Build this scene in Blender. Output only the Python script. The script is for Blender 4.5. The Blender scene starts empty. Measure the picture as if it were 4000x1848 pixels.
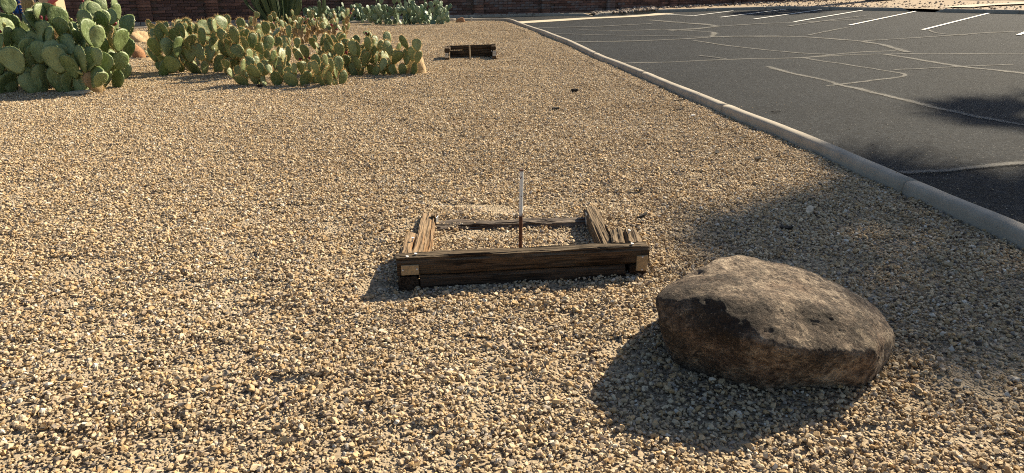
import bpy, bmesh, math, random
import numpy as np
from mathutils import Vector, Matrix, Quaternion, noise
R = math.radians
S = bpy.context.scene
COL = S.collection

# ------------------------------------------------------------------ camera, sky, sun, exposure
cam_d = bpy.data.cameras.new('camera'); cam = bpy.data.objects.new('camera', cam_d); COL.objects.link(cam)
cam.location = (0, 0, 1.4); cam.rotation_euler = (R(90 - 20.3), 0, 0)
cam_d.sensor_width = 36; cam_d.lens = 36 * 2720 / 4000; cam_d.clip_end = 1000; cam_d.clip_start = 0.05
S.camera = cam
SUN_EL, SUN_AZ = 35.0, 47.0
sun_dir = Vector((math.sin(R(SUN_AZ)) * math.cos(R(SUN_EL)), math.cos(R(SUN_AZ)) * math.cos(R(SUN_EL)), math.sin(R(SUN_EL))))
W = bpy.data.worlds.new('World'); S.world = W; W.use_nodes = True
nt = W.node_tree; nt.nodes.clear()
sky = nt.nodes.new('ShaderNodeTexSky'); sky.sky_type = 'NISHITA'; sky.sun_disc = False
sky.sun_elevation = R(SUN_EL); sky.sun_rotation = R(SUN_AZ)
bg = nt.nodes.new('ShaderNodeBackground'); bg.inputs[1].default_value = 0.055
wo = nt.nodes.new('ShaderNodeOutputWorld')
nt.links.new(sky.outputs[0], bg.inputs[0]); nt.links.new(bg.outputs[0], wo.inputs[0])
sl = bpy.data.lights.new('sun', 'SUN'); sl.energy = 5.0; sl.angle = R(0.53); sl.color = (1.0, 0.87, 0.655)
sun = bpy.data.objects.new('sun', sl); COL.objects.link(sun)
sun.rotation_euler = sun_dir.to_track_quat('Z', 'Y').to_euler(); sun.location = sun_dir * 50
S.view_settings.view_transform = 'Standard'; S.view_settings.look = 'None'
S.view_settings.exposure = 1.22; S.view_settings.gamma = 1
S.cycles.use_denoising = False; S.cycles.filter_width = 1.05

# ------------------------------------------------------------------ helpers
def link(o, parent=None):
    COL.objects.link(o)
    if parent: o.parent = parent
    return o
def mesh(name, v, f, mats=None, smooth=False):
    m = bpy.data.meshes.new(name); m.from_pydata([tuple(map(float, p)) for p in v], [], f)
    if mats:
        for a in (mats if isinstance(mats, (list, tuple)) else [mats]): m.materials.append(a)
    if smooth: m.polygons.foreach_set('use_smooth', [True] * len(m.polygons))
    m.update(); return m
def obj(name, m, parent=None, loc=(0, 0, 0), rot=(0, 0, 0), scale=(1, 1, 1)):
    o = bpy.data.objects.new(name, m); o.location = loc; o.rotation_euler = rot; o.scale = scale
    return link(o, parent)
def empty(name, loc=(0, 0, 0), rz=0):
    o = bpy.data.objects.new(name, None); o.location = loc; o.rotation_euler = (0, 0, rz); o.empty_display_size = .1
    return link(o)
def tag(o, label=None, cat=None, group=None, kind=None):
    if label: o['label'] = label
    if cat: o['category'] = cat
    if group: o['group'] = group
    if kind: o['kind'] = kind
    return o
def sm(t): t = min(1, max(0, t)); return t * t * (3 - 2 * t)
def T(x, y=0): return 0.02 * max(0, x - 2.9)          # the car park climbs gently to the right
def nz(x, y, z=0): return noise.noise(Vector((x, y, z)))
def interp(pts, x, k=0):
    if x <= pts[0][k]: return pts[0][1 - k]
    for a, b in zip(pts, pts[1:]):
        if x <= b[k]: return a[1 - k] + (b[1 - k] - a[1 - k]) * (x - a[k]) / (b[k] - a[k])
    return pts[-1][1 - k]

# ------------------------------------------------------------------ materials
class NT:
    def __init__(s, name):
        s.m = bpy.data.materials.new(name); s.m.use_nodes = True; s.t = s.m.node_tree; s.t.nodes.clear()
        s.out = s.n('ShaderNodeOutputMaterial'); s.tc = s.n('ShaderNodeTexCoord')
    def n(s, ty, **k):
        a = s.t.nodes.new(ty)
        for q, w in k.items(): setattr(a, q, w)
        return a
    def l(s, a, b): s.t.links.new(a, b)
    def put(s, sock, val):
        if hasattr(val, 'is_linked'): s.l(val, sock)
        else:
            if sock.type == 'RGBA' and len(val) == 3: val = (*val, 1)
            sock.default_value = val
    def mapping(s, scale=(1, 1, 1), coord='Object', loc=(0, 0, 0), rot=(0, 0, 0)):
        a = s.n('ShaderNodeMapping'); a.inputs[1].default_value = loc; a.inputs[2].default_value = rot; a.inputs[3].default_value = scale
        s.l(s.tc.outputs[coord], a.inputs[0]); return a.outputs[0]
    def noise(s, scale, vec=None, detail=4, rough=.6, dist=0):
        a = s.n('ShaderNodeTexNoise'); a.inputs['Scale'].default_value = scale; a.inputs['Detail'].default_value = detail
        a.inputs['Roughness'].default_value = rough; a.inputs['Distortion'].default_value = dist
        s.l(vec if vec else s.tc.outputs['Object'], a.inputs['Vector']); return a.outputs[0]
    def voro(s, scale, vec=None, feature='F1', out='Distance'):
        a = s.n('ShaderNodeTexVoronoi', feature=feature); a.inputs['Scale'].default_value = scale
        s.l(vec if vec else s.tc.outputs['Object'], a.inputs['Vector']); return a.outputs[out]
    def ramp(s, fac, stops, interp='LINEAR'):
        a = s.n('ShaderNodeValToRGB'); r = a.color_ramp; r.interpolation = interp
        while len(r.elements) < len(stops): r.elements.new(.5)
        for e, (p, c) in zip(r.elements, stops):
            e.position = p; e.color = (c, c, c, 1) if isinstance(c, (int, float)) else (*c, 1)
        s.l(fac, a.inputs[0]); return a.outputs[0]
    def mix(s, fac, a, b, mode='MIX'):
        q = s.n('ShaderNodeMix', data_type='RGBA', blend_type=mode)
        s.put(q.inputs[0], fac); s.put(q.inputs[6], a); s.put(q.inputs[7], b); return q.outputs[2]
    def math(s, op, a, b=0, c=0):
        q = s.n('ShaderNodeMath', operation=op)
        for i, w in enumerate((a, b, c)):
            if hasattr(w, 'is_linked'): s.l(w, q.inputs[i])
            else: q.inputs[i].default_value = w
        return q.outputs[0]
    def bump(s, h, strength=.5, dist=.01, normal=None):
        b = s.n('ShaderNodeBump'); b.inputs['Strength'].default_value = strength; b.inputs['Distance'].default_value = dist
        s.l(h, b.inputs['Height'])
        if normal: s.l(normal, b.inputs['Normal'])
        return b.outputs[0]
    def bsdf(s, color, rough=.8, spec=.3, normal=None, **k):
        b = s.n('ShaderNodeBsdfPrincipled'); s.put(b.inputs['Base Color'], color); s.put(b.inputs['Roughness'], rough)
        b.inputs['Specular IOR Level'].default_value = spec
        for q, w in k.items(): s.put(b.inputs[q.replace('_', ' ')], w)
        if normal: s.l(normal, b.inputs['Normal'])
        return b.outputs[0]
    def done(s, sh): s.l(sh, s.out.inputs[0]); return s.m
    def attr(s, name, out='Color'):
        a = s.n('ShaderNodeAttribute', attribute_name=name); return a.outputs[out]
    def rand(s): return s.n('ShaderNodeObjectInfo').outputs['Random']

def m_stone():
    a = NT('gravel_stone'); c = a.attr('col')
    n = a.noise(260, detail=3)
    c2 = a.mix(a.ramp(n, [(.35, .0), (.7, 1.)]), a.mix(.40, c, (.12, .085, .055)), c)
    geo = a.n('ShaderNodeNewGeometry')      # broad dusty and stained patches in the bed
    c2 = a.mix(a.ramp(a.noise(.8, geo.outputs['Position'], detail=4), [(.38, .32), (.62, 0.)]), c2, a.mix(1, c2, (.62, .55, .48), 'MULTIPLY'))
    return a.done(a.bsdf(c2, .85, .25, a.bump(n, .35, .003)))
def m_bed():
    a = NT('gravel_bed'); v = a.voro(70, out='Color'); d = a.voro(70)
    c = a.ramp(a.noise(3), [(.3, (.37, .29, .195)), (.7, (.45, .36, .25))])
    sp = a.n('ShaderNodeSeparateColor'); a.l(v, sp.inputs[0]); c = a.mix(.5, c, a.mix(1, c, a.ramp(sp.outputs[0], [(0, .3), (1, 1.)]), 'MULTIPLY'))
    return a.done(a.bsdf(c, .95, .1, a.bump(a.ramp(d, [(0, 1.), (.6, 0.)]), 1, .02)))
def m_asphalt():
    a = NT('asphalt')
    n1 = a.noise(.35, detail=3); n2 = a.noise(2.2, detail=5); v = a.voro(150, out='Color'); d = a.voro(150)
    c = a.ramp(n1, [(.3, (.0078, .0093, .0118)), (.7, (.0175, .020, .0245))])
    c = a.mix(a.ramp(n2, [(.52, 0.), (.75, .5)]), c, (.05, .051, .050))
    sp = a.n('ShaderNodeSeparateColor'); a.l(v, sp.inputs[0])
    c = a.mix(a.ramp(sp.outputs[0], [(.55, 0.), (.95, .75)]), c, (.062, .066, .070))
    c = a.mix(a.ramp(sp.outputs[1], [(.988, 0.), (.994, .8)]), c, (.42, .40, .36))
    c = a.mix(a.ramp(sp.outputs[2], [(.7, 0.), (.9, .7)]), c, (.015, .015, .015))
    c = a.mix(a.ramp(a.noise(14, detail=2), [(.42, 0.), (.68, .6)]), c, (.046, .051, .056))
    c = a.mix(a.ramp(a.noise(34, detail=3), [(.40, .6), (.56, 0.)]), c, (.007, .007, .008))
    c = a.mix(a.ramp(a.noise(.9, a.mapping((.35, 1.6, 1)), detail=5), [(.5, 0.), (.72, .35)]), c, (.012, .012, .013))
    return a.done(a.bsdf(c, a.ramp(sp.outputs[0], [(0, .75), (1, 1.)]), .08, a.bump(d, .9, .008)))
def m_crack(pale):
    # uv.x runs across the strip from -1 to 1
    a = NT('crack_sealant'); uv = a.n('ShaderNodeUVMap'); sx = a.n('ShaderNodeSeparateXYZ'); a.l(uv.outputs[0], sx.inputs[0])
    n = a.noise(22, detail=4); n2 = a.noise(90, detail=2)
    u = a.math('ABSOLUTE', a.math('ADD', sx.outputs[0], a.math('MULTIPLY', a.math('SUBTRACT', n, .5), .9)))
    core = a.ramp(u, [(.28, 1.), (.5, 0.)])
    halo = a.math('MULTIPLY', a.ramp(a.math('ABSOLUTE', sx.outputs[0]), [(.0, .42), (1, 0.)]), a.ramp(n2, [(.4, 0.), (.65, 1.)]))
    al = a.math('MAXIMUM', a.math('MULTIPLY', core, a.ramp(n2, [(.25, .3), (.6, 1.)])), halo)
    al = a.math('MULTIPLY', al, a.ramp(a.noise(1.1, detail=4), [(.30, .55), (.52, 1.)]))
    hair = a.ramp(a.math('ABSOLUTE', a.math('ADD', sx.outputs[0], a.math('MULTIPLY', a.math('SUBTRACT', a.noise(6, detail=5), .5), 1.5))), [(.0, 1.), (.05, 0.)])
    c = a.mix(a.math('MULTIPLY', hair, .75), a.mix(n2, pale, tuple(q * .72 for q in pale)), (.03, .028, .025))
    b = a.bsdf(c, .9, .2, a.bump(n2, .4, .004)); t = a.n('ShaderNodeBsdfTransparent'); mx = a.n('ShaderNodeMixShader')
    a.l(al, mx.inputs[0]); a.l(t.outputs[0], mx.inputs[1]); a.l(b, mx.inputs[2])
    return a.done(mx.outputs[0])
def m_paint():
    a = NT('road_paint'); n = a.noise(30, detail=5)
    b = a.bsdf(a.mix(n, (.82, .81, .77), (.62, .60, .55)), .7, .3); t = a.n('ShaderNodeBsdfTransparent'); mx = a.n('ShaderNodeMixShader')
    a.l(a.ramp(a.noise(40, detail=6, rough=.75), [(.30, .2), (.42, 1.)]), mx.inputs[0]); a.l(t.outputs[0], mx.inputs[1]); a.l(b, mx.inputs[2])
    return a.done(mx.outputs[0])
def m_concrete(name, c1=(.42, .36, .28), c2=(.50, .44, .35)):
    a = NT(name); n = a.noise(5, coordv(a), detail=6); f = a.noise(120, coordv(a), detail=3)
    c = a.ramp(n, [(.3, c1), (.7, c2)]); c = a.mix(a.ramp(f, [(.35, .35), (.6, 0.)]), c, tuple(q * .45 for q in c1))
    c = a.mix(a.ramp(a.noise(1.3, coordv(a), detail=6), [(.55, 0.), (.8, .45)]), c, tuple(q * .55 for q in c1))
    return a.done(a.bsdf(c, .9, .2, a.bump(f, .5, .004)))
def coordv(a): return a.tc.outputs['Object']
def m_wood(name, dark, light, grey, gfac=.6, seed=0, top=1.0):
    a = NT(name); v = a.mapping((1.6, 26, 26), loc=(seed, seed * .7, 0)); n = a.noise(1, v, detail=6, rough=.65, dist=.6)
    v2 = a.mapping((4, 110, 110), loc=(seed, 0, 0)); n2 = a.noise(1, v2, detail=3)
    kn = a.voro(1, a.mapping((2.6, 9, 9), loc=(seed * 1.3, .2, .1)))
    c = a.ramp(n, [(.28, dark), (.62, light)]); c = a.mix(a.ramp(n2, [(.40, .85), (.54, 0.)]), c, tuple(q * .25 for q in dark))
    c = a.mix(a.ramp(kn, [(.06, .8), (.16, 0.)]), c, tuple(q * .3 for q in dark))
    c = a.mix(a.ramp(a.noise(3.1, a.mapping((1, 1, 1), loc=(seed, 3, 1)), detail=4), [(.4, 0.), (.7, gfac)]), c, grey)
    g = a.n('ShaderNodeNewGeometry'); sx = a.n('ShaderNodeSeparateXYZ'); a.l(g.outputs['Normal'], sx.inputs[0])
    c = a.mix(a.math('MULTIPLY', a.ramp(sx.outputs[2], [(.4, 0.), (.9, .55)]), a.ramp(n2, [(.35, .25), (.55, 1.)])), c, grey)
    h = a.math('ADD', a.math('MULTIPLY', n, .6), n2)
    return a.done(a.bsdf(c, .9, .12, a.bump(h, .9, .012)))
def m_plain(name, c, rough=.7, metal=0., var=.25, scale=20, bump=.2, spec=.3, random_=0.):
    a = NT(name); n = a.noise(scale, detail=5)
    col = a.mix(a.ramp(n, [(.35, var), (.65, 0.)]), c, tuple(q * .4 for q in c))
    if random_: col = a.mix(a.math('MULTIPLY', a.rand(), random_), col, tuple(q * .3 for q in c))
    return a.done(a.bsdf(col, rough, spec, a.bump(n, bump, .005), Metallic=metal))
def m_stake():
    a = NT('rusty_white_pipe'); g = a.n('ShaderNodeSeparateXYZ'); a.l(a.tc.outputs['Object'], g.inputs[0])
    n = a.noise(30, detail=5); low = a.ramp(a.math('ADD', g.outputs[2], a.math('MULTIPLY', a.math('SUBTRACT', n, .5), .05)), [(.225, 1.), (.24, 0.)])
    spots = a.ramp(a.noise(45, a.mapping((1, 1, .8)), detail=3), [(.63, 0.), (.67, 1.)])
    top = a.ramp(g.outputs[2], [(.465, 0.), (.475, 1.)])
    c = a.mix(a.math('MAXIMUM', a.math('MAXIMUM', low, spots), top), a.mix(n, (.72, .72, .70), (.55, .52, .46)), a.ramp(n, [(.35, (.05, .018, .009)), (.65, (.15, .055, .022))]))
    return a.done(a.bsdf(c, .75, .3, a.bump(n, .4, .003)))
def m_boulder():
    a = NT('boulder_granite')
    n = a.noise(5, detail=8, rough=.65); f = a.noise(26, detail=8, rough=.72); ff = a.noise(75, detail=4, rough=.75); pale = a.noise(4.0, a.mapping((1, 1, 1.6), loc=(5, 2, 1)), detail=9, rough=.72)
    g = a.n('ShaderNodeSeparateXYZ'); a.l(a.tc.outputs['Object'], g.inputs[0])
    c = a.ramp(f, [(.38, (.055, .041, .031)), (.5, (.24, .18, .13)), (.60, (.54, .43, .31))])
    c = a.mix(a.ramp(a.noise(5, a.mapping(loc=(1, 9, 3)), detail=5), [(.50, 0.), (.66, .45)]), c, a.ramp(f, [(.38, (.06, .032, .022)), (.62, (.32, .19, .12))]))
    # dark desert varnish: mottled, strongest over the left shoulder, thin at the right end; shade painted in along the front shoulder
    vx = a.math('ADD', a.math('MULTIPLY', g.outputs[0], -.40), a.math('MULTIPLY_ADD', n, 2.1, -.40))
    vx = a.math('ADD', vx, a.math('MULTIPLY', a.math('SUBTRACT', f, .5), 2.0))
    vx = a.math('ADD', vx, a.math('MULTIPLY', a.math('SUBTRACT', ff, .5), 1.4))
    shade_band = a.math('SUBTRACT', 1., a.math('MULTIPLY', a.math('ABSOLUTE', a.math('SUBTRACT', g.outputs[2], a.math('MULTIPLY_ADD', g.outputs[0], -.16, .17))), 7.))
    shade_band = a.math('MULTIPLY', a.math('MAXIMUM', shade_band, 0.), a.ramp(a.math('ADD', g.outputs[1], .5), [(.22, 1.), (.52, 0.)]))
    vx = a.math('ADD', vx, a.math('MULTIPLY', shade_band, .22))  # painted shade where the front shoulder turns from the sun, darkened like varnish
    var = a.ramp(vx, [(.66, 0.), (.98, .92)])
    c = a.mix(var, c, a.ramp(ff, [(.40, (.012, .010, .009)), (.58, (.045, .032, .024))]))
    c = a.mix(a.math('MULTIPLY', a.ramp(pale, [(.60, 0.), (.68, .75)]), a.ramp(ff, [(.35, .3), (.55, 1.)])), c, (.42, .33, .23))
    c = a.mix(a.ramp(ff, [(.62, 0.), (.68, .55)]), c, (.50, .42, .32))
    h = a.math('ADD', a.math('MULTIPLY', f, 1.), a.math('MULTIPLY', ff, .5))
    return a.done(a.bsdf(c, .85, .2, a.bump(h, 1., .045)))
def m_rock(name, c1, c2):
    a = NT(name); n = a.noise(6, detail=7); f = a.noise(40, detail=5)
    c = a.mix(a.ramp(f, [(.35, .5), (.6, 0.)]), a.ramp(n, [(.3, c1), (.7, c2)]), tuple(q * .4 for q in c1))
    return a.done(a.bsdf(c, .88, .2, a.bump(f, .5, .02)))
def m_pad(name, c1, c2, blotch=(.30, .20, .09), dots=True, bl=.62):
    a = NT(name); n = a.noise(3, detail=5); r = a.rand()
    v = a.n('ShaderNodeVectorMath', operation='ADD'); a.l(a.tc.outputs['Object'], v.inputs[0]); a.l(r, v.inputs[1])
    n = a.noise(3, v.outputs[0], detail=5)
    c = a.mix(r, c1, c2); c = a.mix(a.ramp(n, [(.35, .45), (.65, 0.)]), c, tuple(q * .5 for q in c1))
    veil = a.noise(9, a.mapping((3, 3, .8)), detail=4)
    c = a.mix(a.ramp(veil, [(.48, 0.), (.68, .55)]), c, tuple(min(1, q * 1.9 + .12) for q in c1))
    if dots: c = a.mix(a.ramp(a.voro(9, a.mapping((1, .05, 1))), [(.10, .85), (.17, 0.)]), c, (.05, .045, .02))
    c = a.mix(a.ramp(a.noise(2.2, v.outputs[0], detail=6, rough=.7), [(bl, 0.), (bl + .03, .85)]), c, blotch)
    return a.done(a.bsdf(c, .48, .4, a.bump(n, .35, .05)))
def m_spine(name, c):
    a = NT(name); d = a.n('ShaderNodeBsdfDiffuse'); t = a.n('ShaderNodeBsdfTranslucent'); mx = a.n('ShaderNodeMixShader')
    for q in (d, t): q.inputs[0].default_value = (*c, 1)
    mx.inputs[0].default_value = .5; a.l(d.outputs[0], mx.inputs[1]); a.l(t.outputs[0], mx.inputs[2]); return a.done(mx.outputs[0])
def m_brick(white):
    a = NT('slump_block_pale' if white else 'slump_block_brown'); n = a.noise(7, detail=6); r = a.rand()
    c = a.attr('col') if not white else None
    if white: c = a.mix(a.ramp(n, [(.36, 0.), (.56, .9)]), (.27, .255, .25), (.15, .09, .07))
    c = a.mix(a.ramp(n, [(.35, .5), (.6, 0.)]), c, (.05, .03, .022))
    return a.done(a.bsdf(c, .92, .15, a.bump(a.noise(25, detail=4), .6, .01)))

M = dict(stone=m_stone(), bed=m_bed(), asphalt=m_asphalt(), crack=m_crack((.175, .165, .145)), paint=m_paint(),
    kerb=m_concrete('kerb_concrete', (.30, .262, .21), (.41, .36, .29)), gutter=m_concrete('gutter_concrete', (.44, .37, .27), (.52, .45, .34)),
    wood=m_wood('weathered_timber', (.034, .021, .013), (.105, .066, .039), (.17, .135, .092), .25, 1),
    wood2=m_wood('weathered_timber_lower', (.034, .022, .015), (.085, .058, .039), (.12, .095, .07), .3, 7),
    woodL=m_wood('sunbleached_timber', (.135, .072, .034), (.34, .205, .105), (.28, .21, .135), .4, 4),
    woodR=m_wood('splintered_timber', (.06, .038, .022), (.21, .14, .08), (.21, .16, .105), .5, 11),
    woodB=m_wood('half_buried_timber', (.035, .021, .014), (.12, .072, .045), (.22, .185, .15), .6, 15),
    plank=m_wood('dark_backboard_timber', (.040, .026, .016), (.105, .068, .040), (.12, .09, .06), .3, 21),
    board=m_plain('pale_chip_board', (.36, .25, .135), .85, var=.5, scale=60), metal=m_plain('galvanised_plate', (.42, .42, .42), .5, .7, .4, 40),
    nail=m_plain('nail_head', (.66, .65, .63), .5, .5), stake=m_stake(), pstake=m_plain('tan_stake', (.42, .33, .22), .8, var=.6),
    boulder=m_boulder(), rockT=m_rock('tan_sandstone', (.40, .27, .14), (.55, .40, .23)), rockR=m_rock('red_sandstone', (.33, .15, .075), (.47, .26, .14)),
    padA=m_pad('pad_smooth_green', (.095, .138, .034), (.26, .31, .135), bl=.66), padB=m_pad('pad_spiny_green', (.095, .130, .036), (.25, .29, .125), bl=.70),
    padC=m_pad('pad_dried_brown', (.22, .135, .05), (.36, .26, .11), (.16, .08, .03), False, .55), padD=m_pad('pad_blue_green', (.10, .155, .08), (.25, .32, .20), dots=False, bl=.72),
    spineA=m_spine('spine_cream', (.75, .66, .42)), spineB=m_spine('spine_straw', (.68, .47, .22)),
    fruit=m_plain('cactus_fruit', (.22, .035, .05), .5, var=.4), fruitG=m_plain('cactus_bud', (.30, .30, .10), .5),
    column=m_plain('column_cactus_skin', (.085, .125, .055), .5, var=.4, scale=8), brown=m_brick(False), white=m_brick(True),
    mortar=m_plain('mortar', (.14, .10, .08), .95, var=.4), stucco=m_plain('tan_stucco', (.50, .37, .23), .9, var=.2, scale=60, bump=.5),
    iron=m_plain('black_iron', (.015, .015, .017), .5, var=.2), red=m_plain('faded_red_paint', (.42, .085, .085), .55, var=.3), blue=m_plain('blue_tarpaulin', (.03, .13, .50), .5, var=.35),
    grey=m_plain('grey_steel', (.10, .11, .13), .5, .2), pale=m_plain('pale_panel', (.34, .33, .32), .7), whitew=m_plain('white_wall_paint', (.80, .79, .76), .8, var=.1),
    verge=m_rock('verge_soil', (.25, .185, .12), (.35, .265, .175)), bark=m_plain('palm_bark', (.10, .075, .05), .95, var=.6, scale=14, bump=.8),
    frond=m_plain('palm_frond', (.07, .10, .035), .6, var=.3), dark=m_plain('dark_debris', (.022, .017, .013), .9, var=.3, scale=90), wchip=m_plain('pale_wood_chip', (.58, .48, .34), .85, var=.6, scale=45),
    twig=m_plain('straw_twig', (.50, .38, .20), .85), dirt=m_plain('dry_dirt', (.27, .20, .13), .95, scale=2))

# ------------------------------------------------------------------ the setting
ISL = [(0.01, 24.48), (0.3, 22.37), (0.75, 19.7), (0.97, 18.21), (1.24, 16.32), (1.43, 14.3), (1.58, 12.96), (1.7, 12.21), (1.83, 11.27), (1.95, 10.41), (2.04, 9.62),
       (2.14, 9.01), (2.24, 8.28), (2.35, 7.22), (2.44, 6.73), (2.56, 5.86), (2.61, 5.44), (2.74, 4.13), (2.80, 3.68), (2.93, 2.2), (3.03, 0.), (3.1, -4)]
BACK = [(-26, 12.6), (-19, 16.6), (-12.25, 20.3), (-9.7, 21.6), (-5.83, 23.64), (-4.33, 24.6), (-1.8, 25.55), (-0.6, 25.8)]
ISL_Y = sorted([(y, x) for x, y in ISL])
def kx(y): return interp([(a, b) for a, b in ISL_Y], y)
def ymax(x):
    if x < -0.6: return interp(BACK, x)
    if x < 0.01: return 25.8 + (24.48 - 25.8) * ((x + .6) / .61) ** 2
    return interp(ISL, x)
def gz(x, y):
    h = .014 * nz(x * .9, y * .9) + .010 * nz(x * 2.3 + 7, y * 2.3) + (.007 + .010 * sm((6 - y) / 3)) * nz(x * 4.1, y * 4.1 + 3)
    h += .05 * sm((y - 8) / 6) * nz(x * .25 + 3, y * .25)
    h -= .022 * math.exp(-(max(0, abs(x - .06) - .6) ** 2 / .02 + (y - 3.02 - .137 * (x + .5)) ** 2 / .02))     # gravel scooped away from the front timber
    h += .034 * math.exp(-((x + .1) ** 2 / .35 + (y - 4.04) ** 2 / .012))
    h -= .012 * math.exp(-((x + .75) ** 2 / .3 + (y - 13.1) ** 2 / .05))
    h += .012
    return h * sm((kx(y) - x) / .25 + .15)

def grid_sheet(name, xs, ys_of, zf, mat, nrow):
    v = []; f = []
    for i, x in enumerate(xs):
        a, b = ys_of(x)
        for j in range(nrow + 1):
            y = a + (b - a) * j / nrow; v.append((x, y, zf(x, y)))
    for i in range(len(xs) - 1):
        for j in range(nrow):
            q = i * (nrow + 1) + j; f.append((q, q + nrow + 1, q + nrow + 2, q + 1))
    return obj(name, mesh(name, v, f, mat, True))
g = obj('ground', mesh('ground', [(-400, -400, -.2), (400, -400, -.2), (400, 400, -.2), (-400, 400, -.2)], [(0, 1, 2, 3)], M['dirt'])); tag(g, 'pale dry soil around the car park', 'ground', kind='structure')
lot = grid_sheet('parking_lot', np.linspace(-40, 50, 91), lambda x: (-8, 50), lambda x, y: T(x) - .03, M['asphalt'], 10)
tag(lot, 'dark asphalt car park with pale sealed cracks', 'car park', kind='structure')
bed = grid_sheet('gravel_bed', list(np.linspace(-26, 0, 90)) + list(np.linspace(.05, 3.0, 40)), lambda x: (-5, ymax(x) + .04), lambda x, y: gz(x, y) - .004, M['bed'], 130)
tag(bed, 'tan crushed stone bed of the planted island', 'gravel bed', kind='structure')
KR = [(3.35, 29.6), (4.6, 30.6), (6.17, 31.46), (7.7, 31.6), (11.77, 32.3), (13.76, 30.26), (15.45, 28.4)]
KR2 = [(15.84, 27.4), (17.585, 25.09), (21, 20.6), (30, 9)]
VL = [(3.2, 29.95)] + KR[1:] + [(15.62, 28.0)] + KR2 + [(50, -16)]
def vz(x, y): return T(x) + .07 + .02 * nz(x * .6, y * .6) + .12 * sm((y - 30 - .4 * (x - 8)) / 8) - .05 * sm((5.5 - x) / 1.5)
verge = grid_sheet('verge', np.linspace(3.2, 50, 95), lambda x: (interp(VL, x) + .08, 60), vz, M['verge'], 60)
tag(verge, 'stony tan verge behind the far kerb', 'verge', kind='structure')
WSL = .50
def wy(x): return 23.7 + WSL * (x + 12.4)
FK = [(-30, wy(-30) - .42)] + [(x, wy(x) - .42) for x in range(-28, 0, 2)] + [(.53, 29.68), (2.07, 30.05), (2.9, 30.1)]
strip = grid_sheet('wall_foot_strip', np.linspace(-30, 3.2, 50), lambda x: (interp(FK, x) + .05, wy(x) + .05), lambda x, y: .062 + .01 * nz(x, y), M['verge'], 3)
tag(strip, 'narrow dirt strip at the foot of the block wall', 'ground', kind='structure')

def ribbon(name, pts, width, zf, mat, parent, n=None, uv=True, ragged=0.0, seed=0):
    # resample a polyline, build a flat strip with uv.x across it
    P = [Vector((p[0], p[1])) for p in pts]; out = []
    for a, b in zip(P, P[1:]):
        k = max(1, int((b - a).length / .12)) if ragged else 1
        for i in range(k): out.append(a.lerp(b, i / k))
    out.append(P[-1]); v = []; f = []; us = []
    if ragged:
        sm_ = out[:]
        for _ in range(3): sm_ = [sm_[0]] + [(sm_[i - 1] + sm_[i] * 2 + sm_[i + 1]) / 4 for i in range(1, len(sm_) - 1)] + [sm_[-1]]
        out = [p + Vector((nz(p.x * 3, p.y * 3, seed), nz(p.x * 3, p.y * 3, seed + 9))) * .03 + Vector((nz(p.x * 13, p.y * 13, seed), nz(p.x * 13, p.y * 13, seed + 9))) * .03 for p in sm_]
    for i, p in enumerate(out):
        d = (out[min(i + 1, len(out) - 1)] - out[max(i - 1, 0)]).normalized(); nrm = Vector((-d.y, d.x))
        w = width * (1 + ragged * nz(i * .21, seed, 3)) / 2
        for s_ in (-1, 1): q = p + nrm * w * s_; v.append((q.x, q.y, zf(q.x, q.y)))
        if i: f.append((2 * i - 2, 2 * i - 1, 2 * i + 1, 2 * i))
    m = mesh(name, v, f, mat); u = m.uv_layers.new(name='UVMap')
    for lp in m.loops: u.data[lp.index].uv = (-1 if lp.vertex_index % 2 == 0 else 1, (lp.vertex_index // 2) * .1)
    return obj(name, m, parent)
LZ = lambda x, y: T(x) - .026
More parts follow.
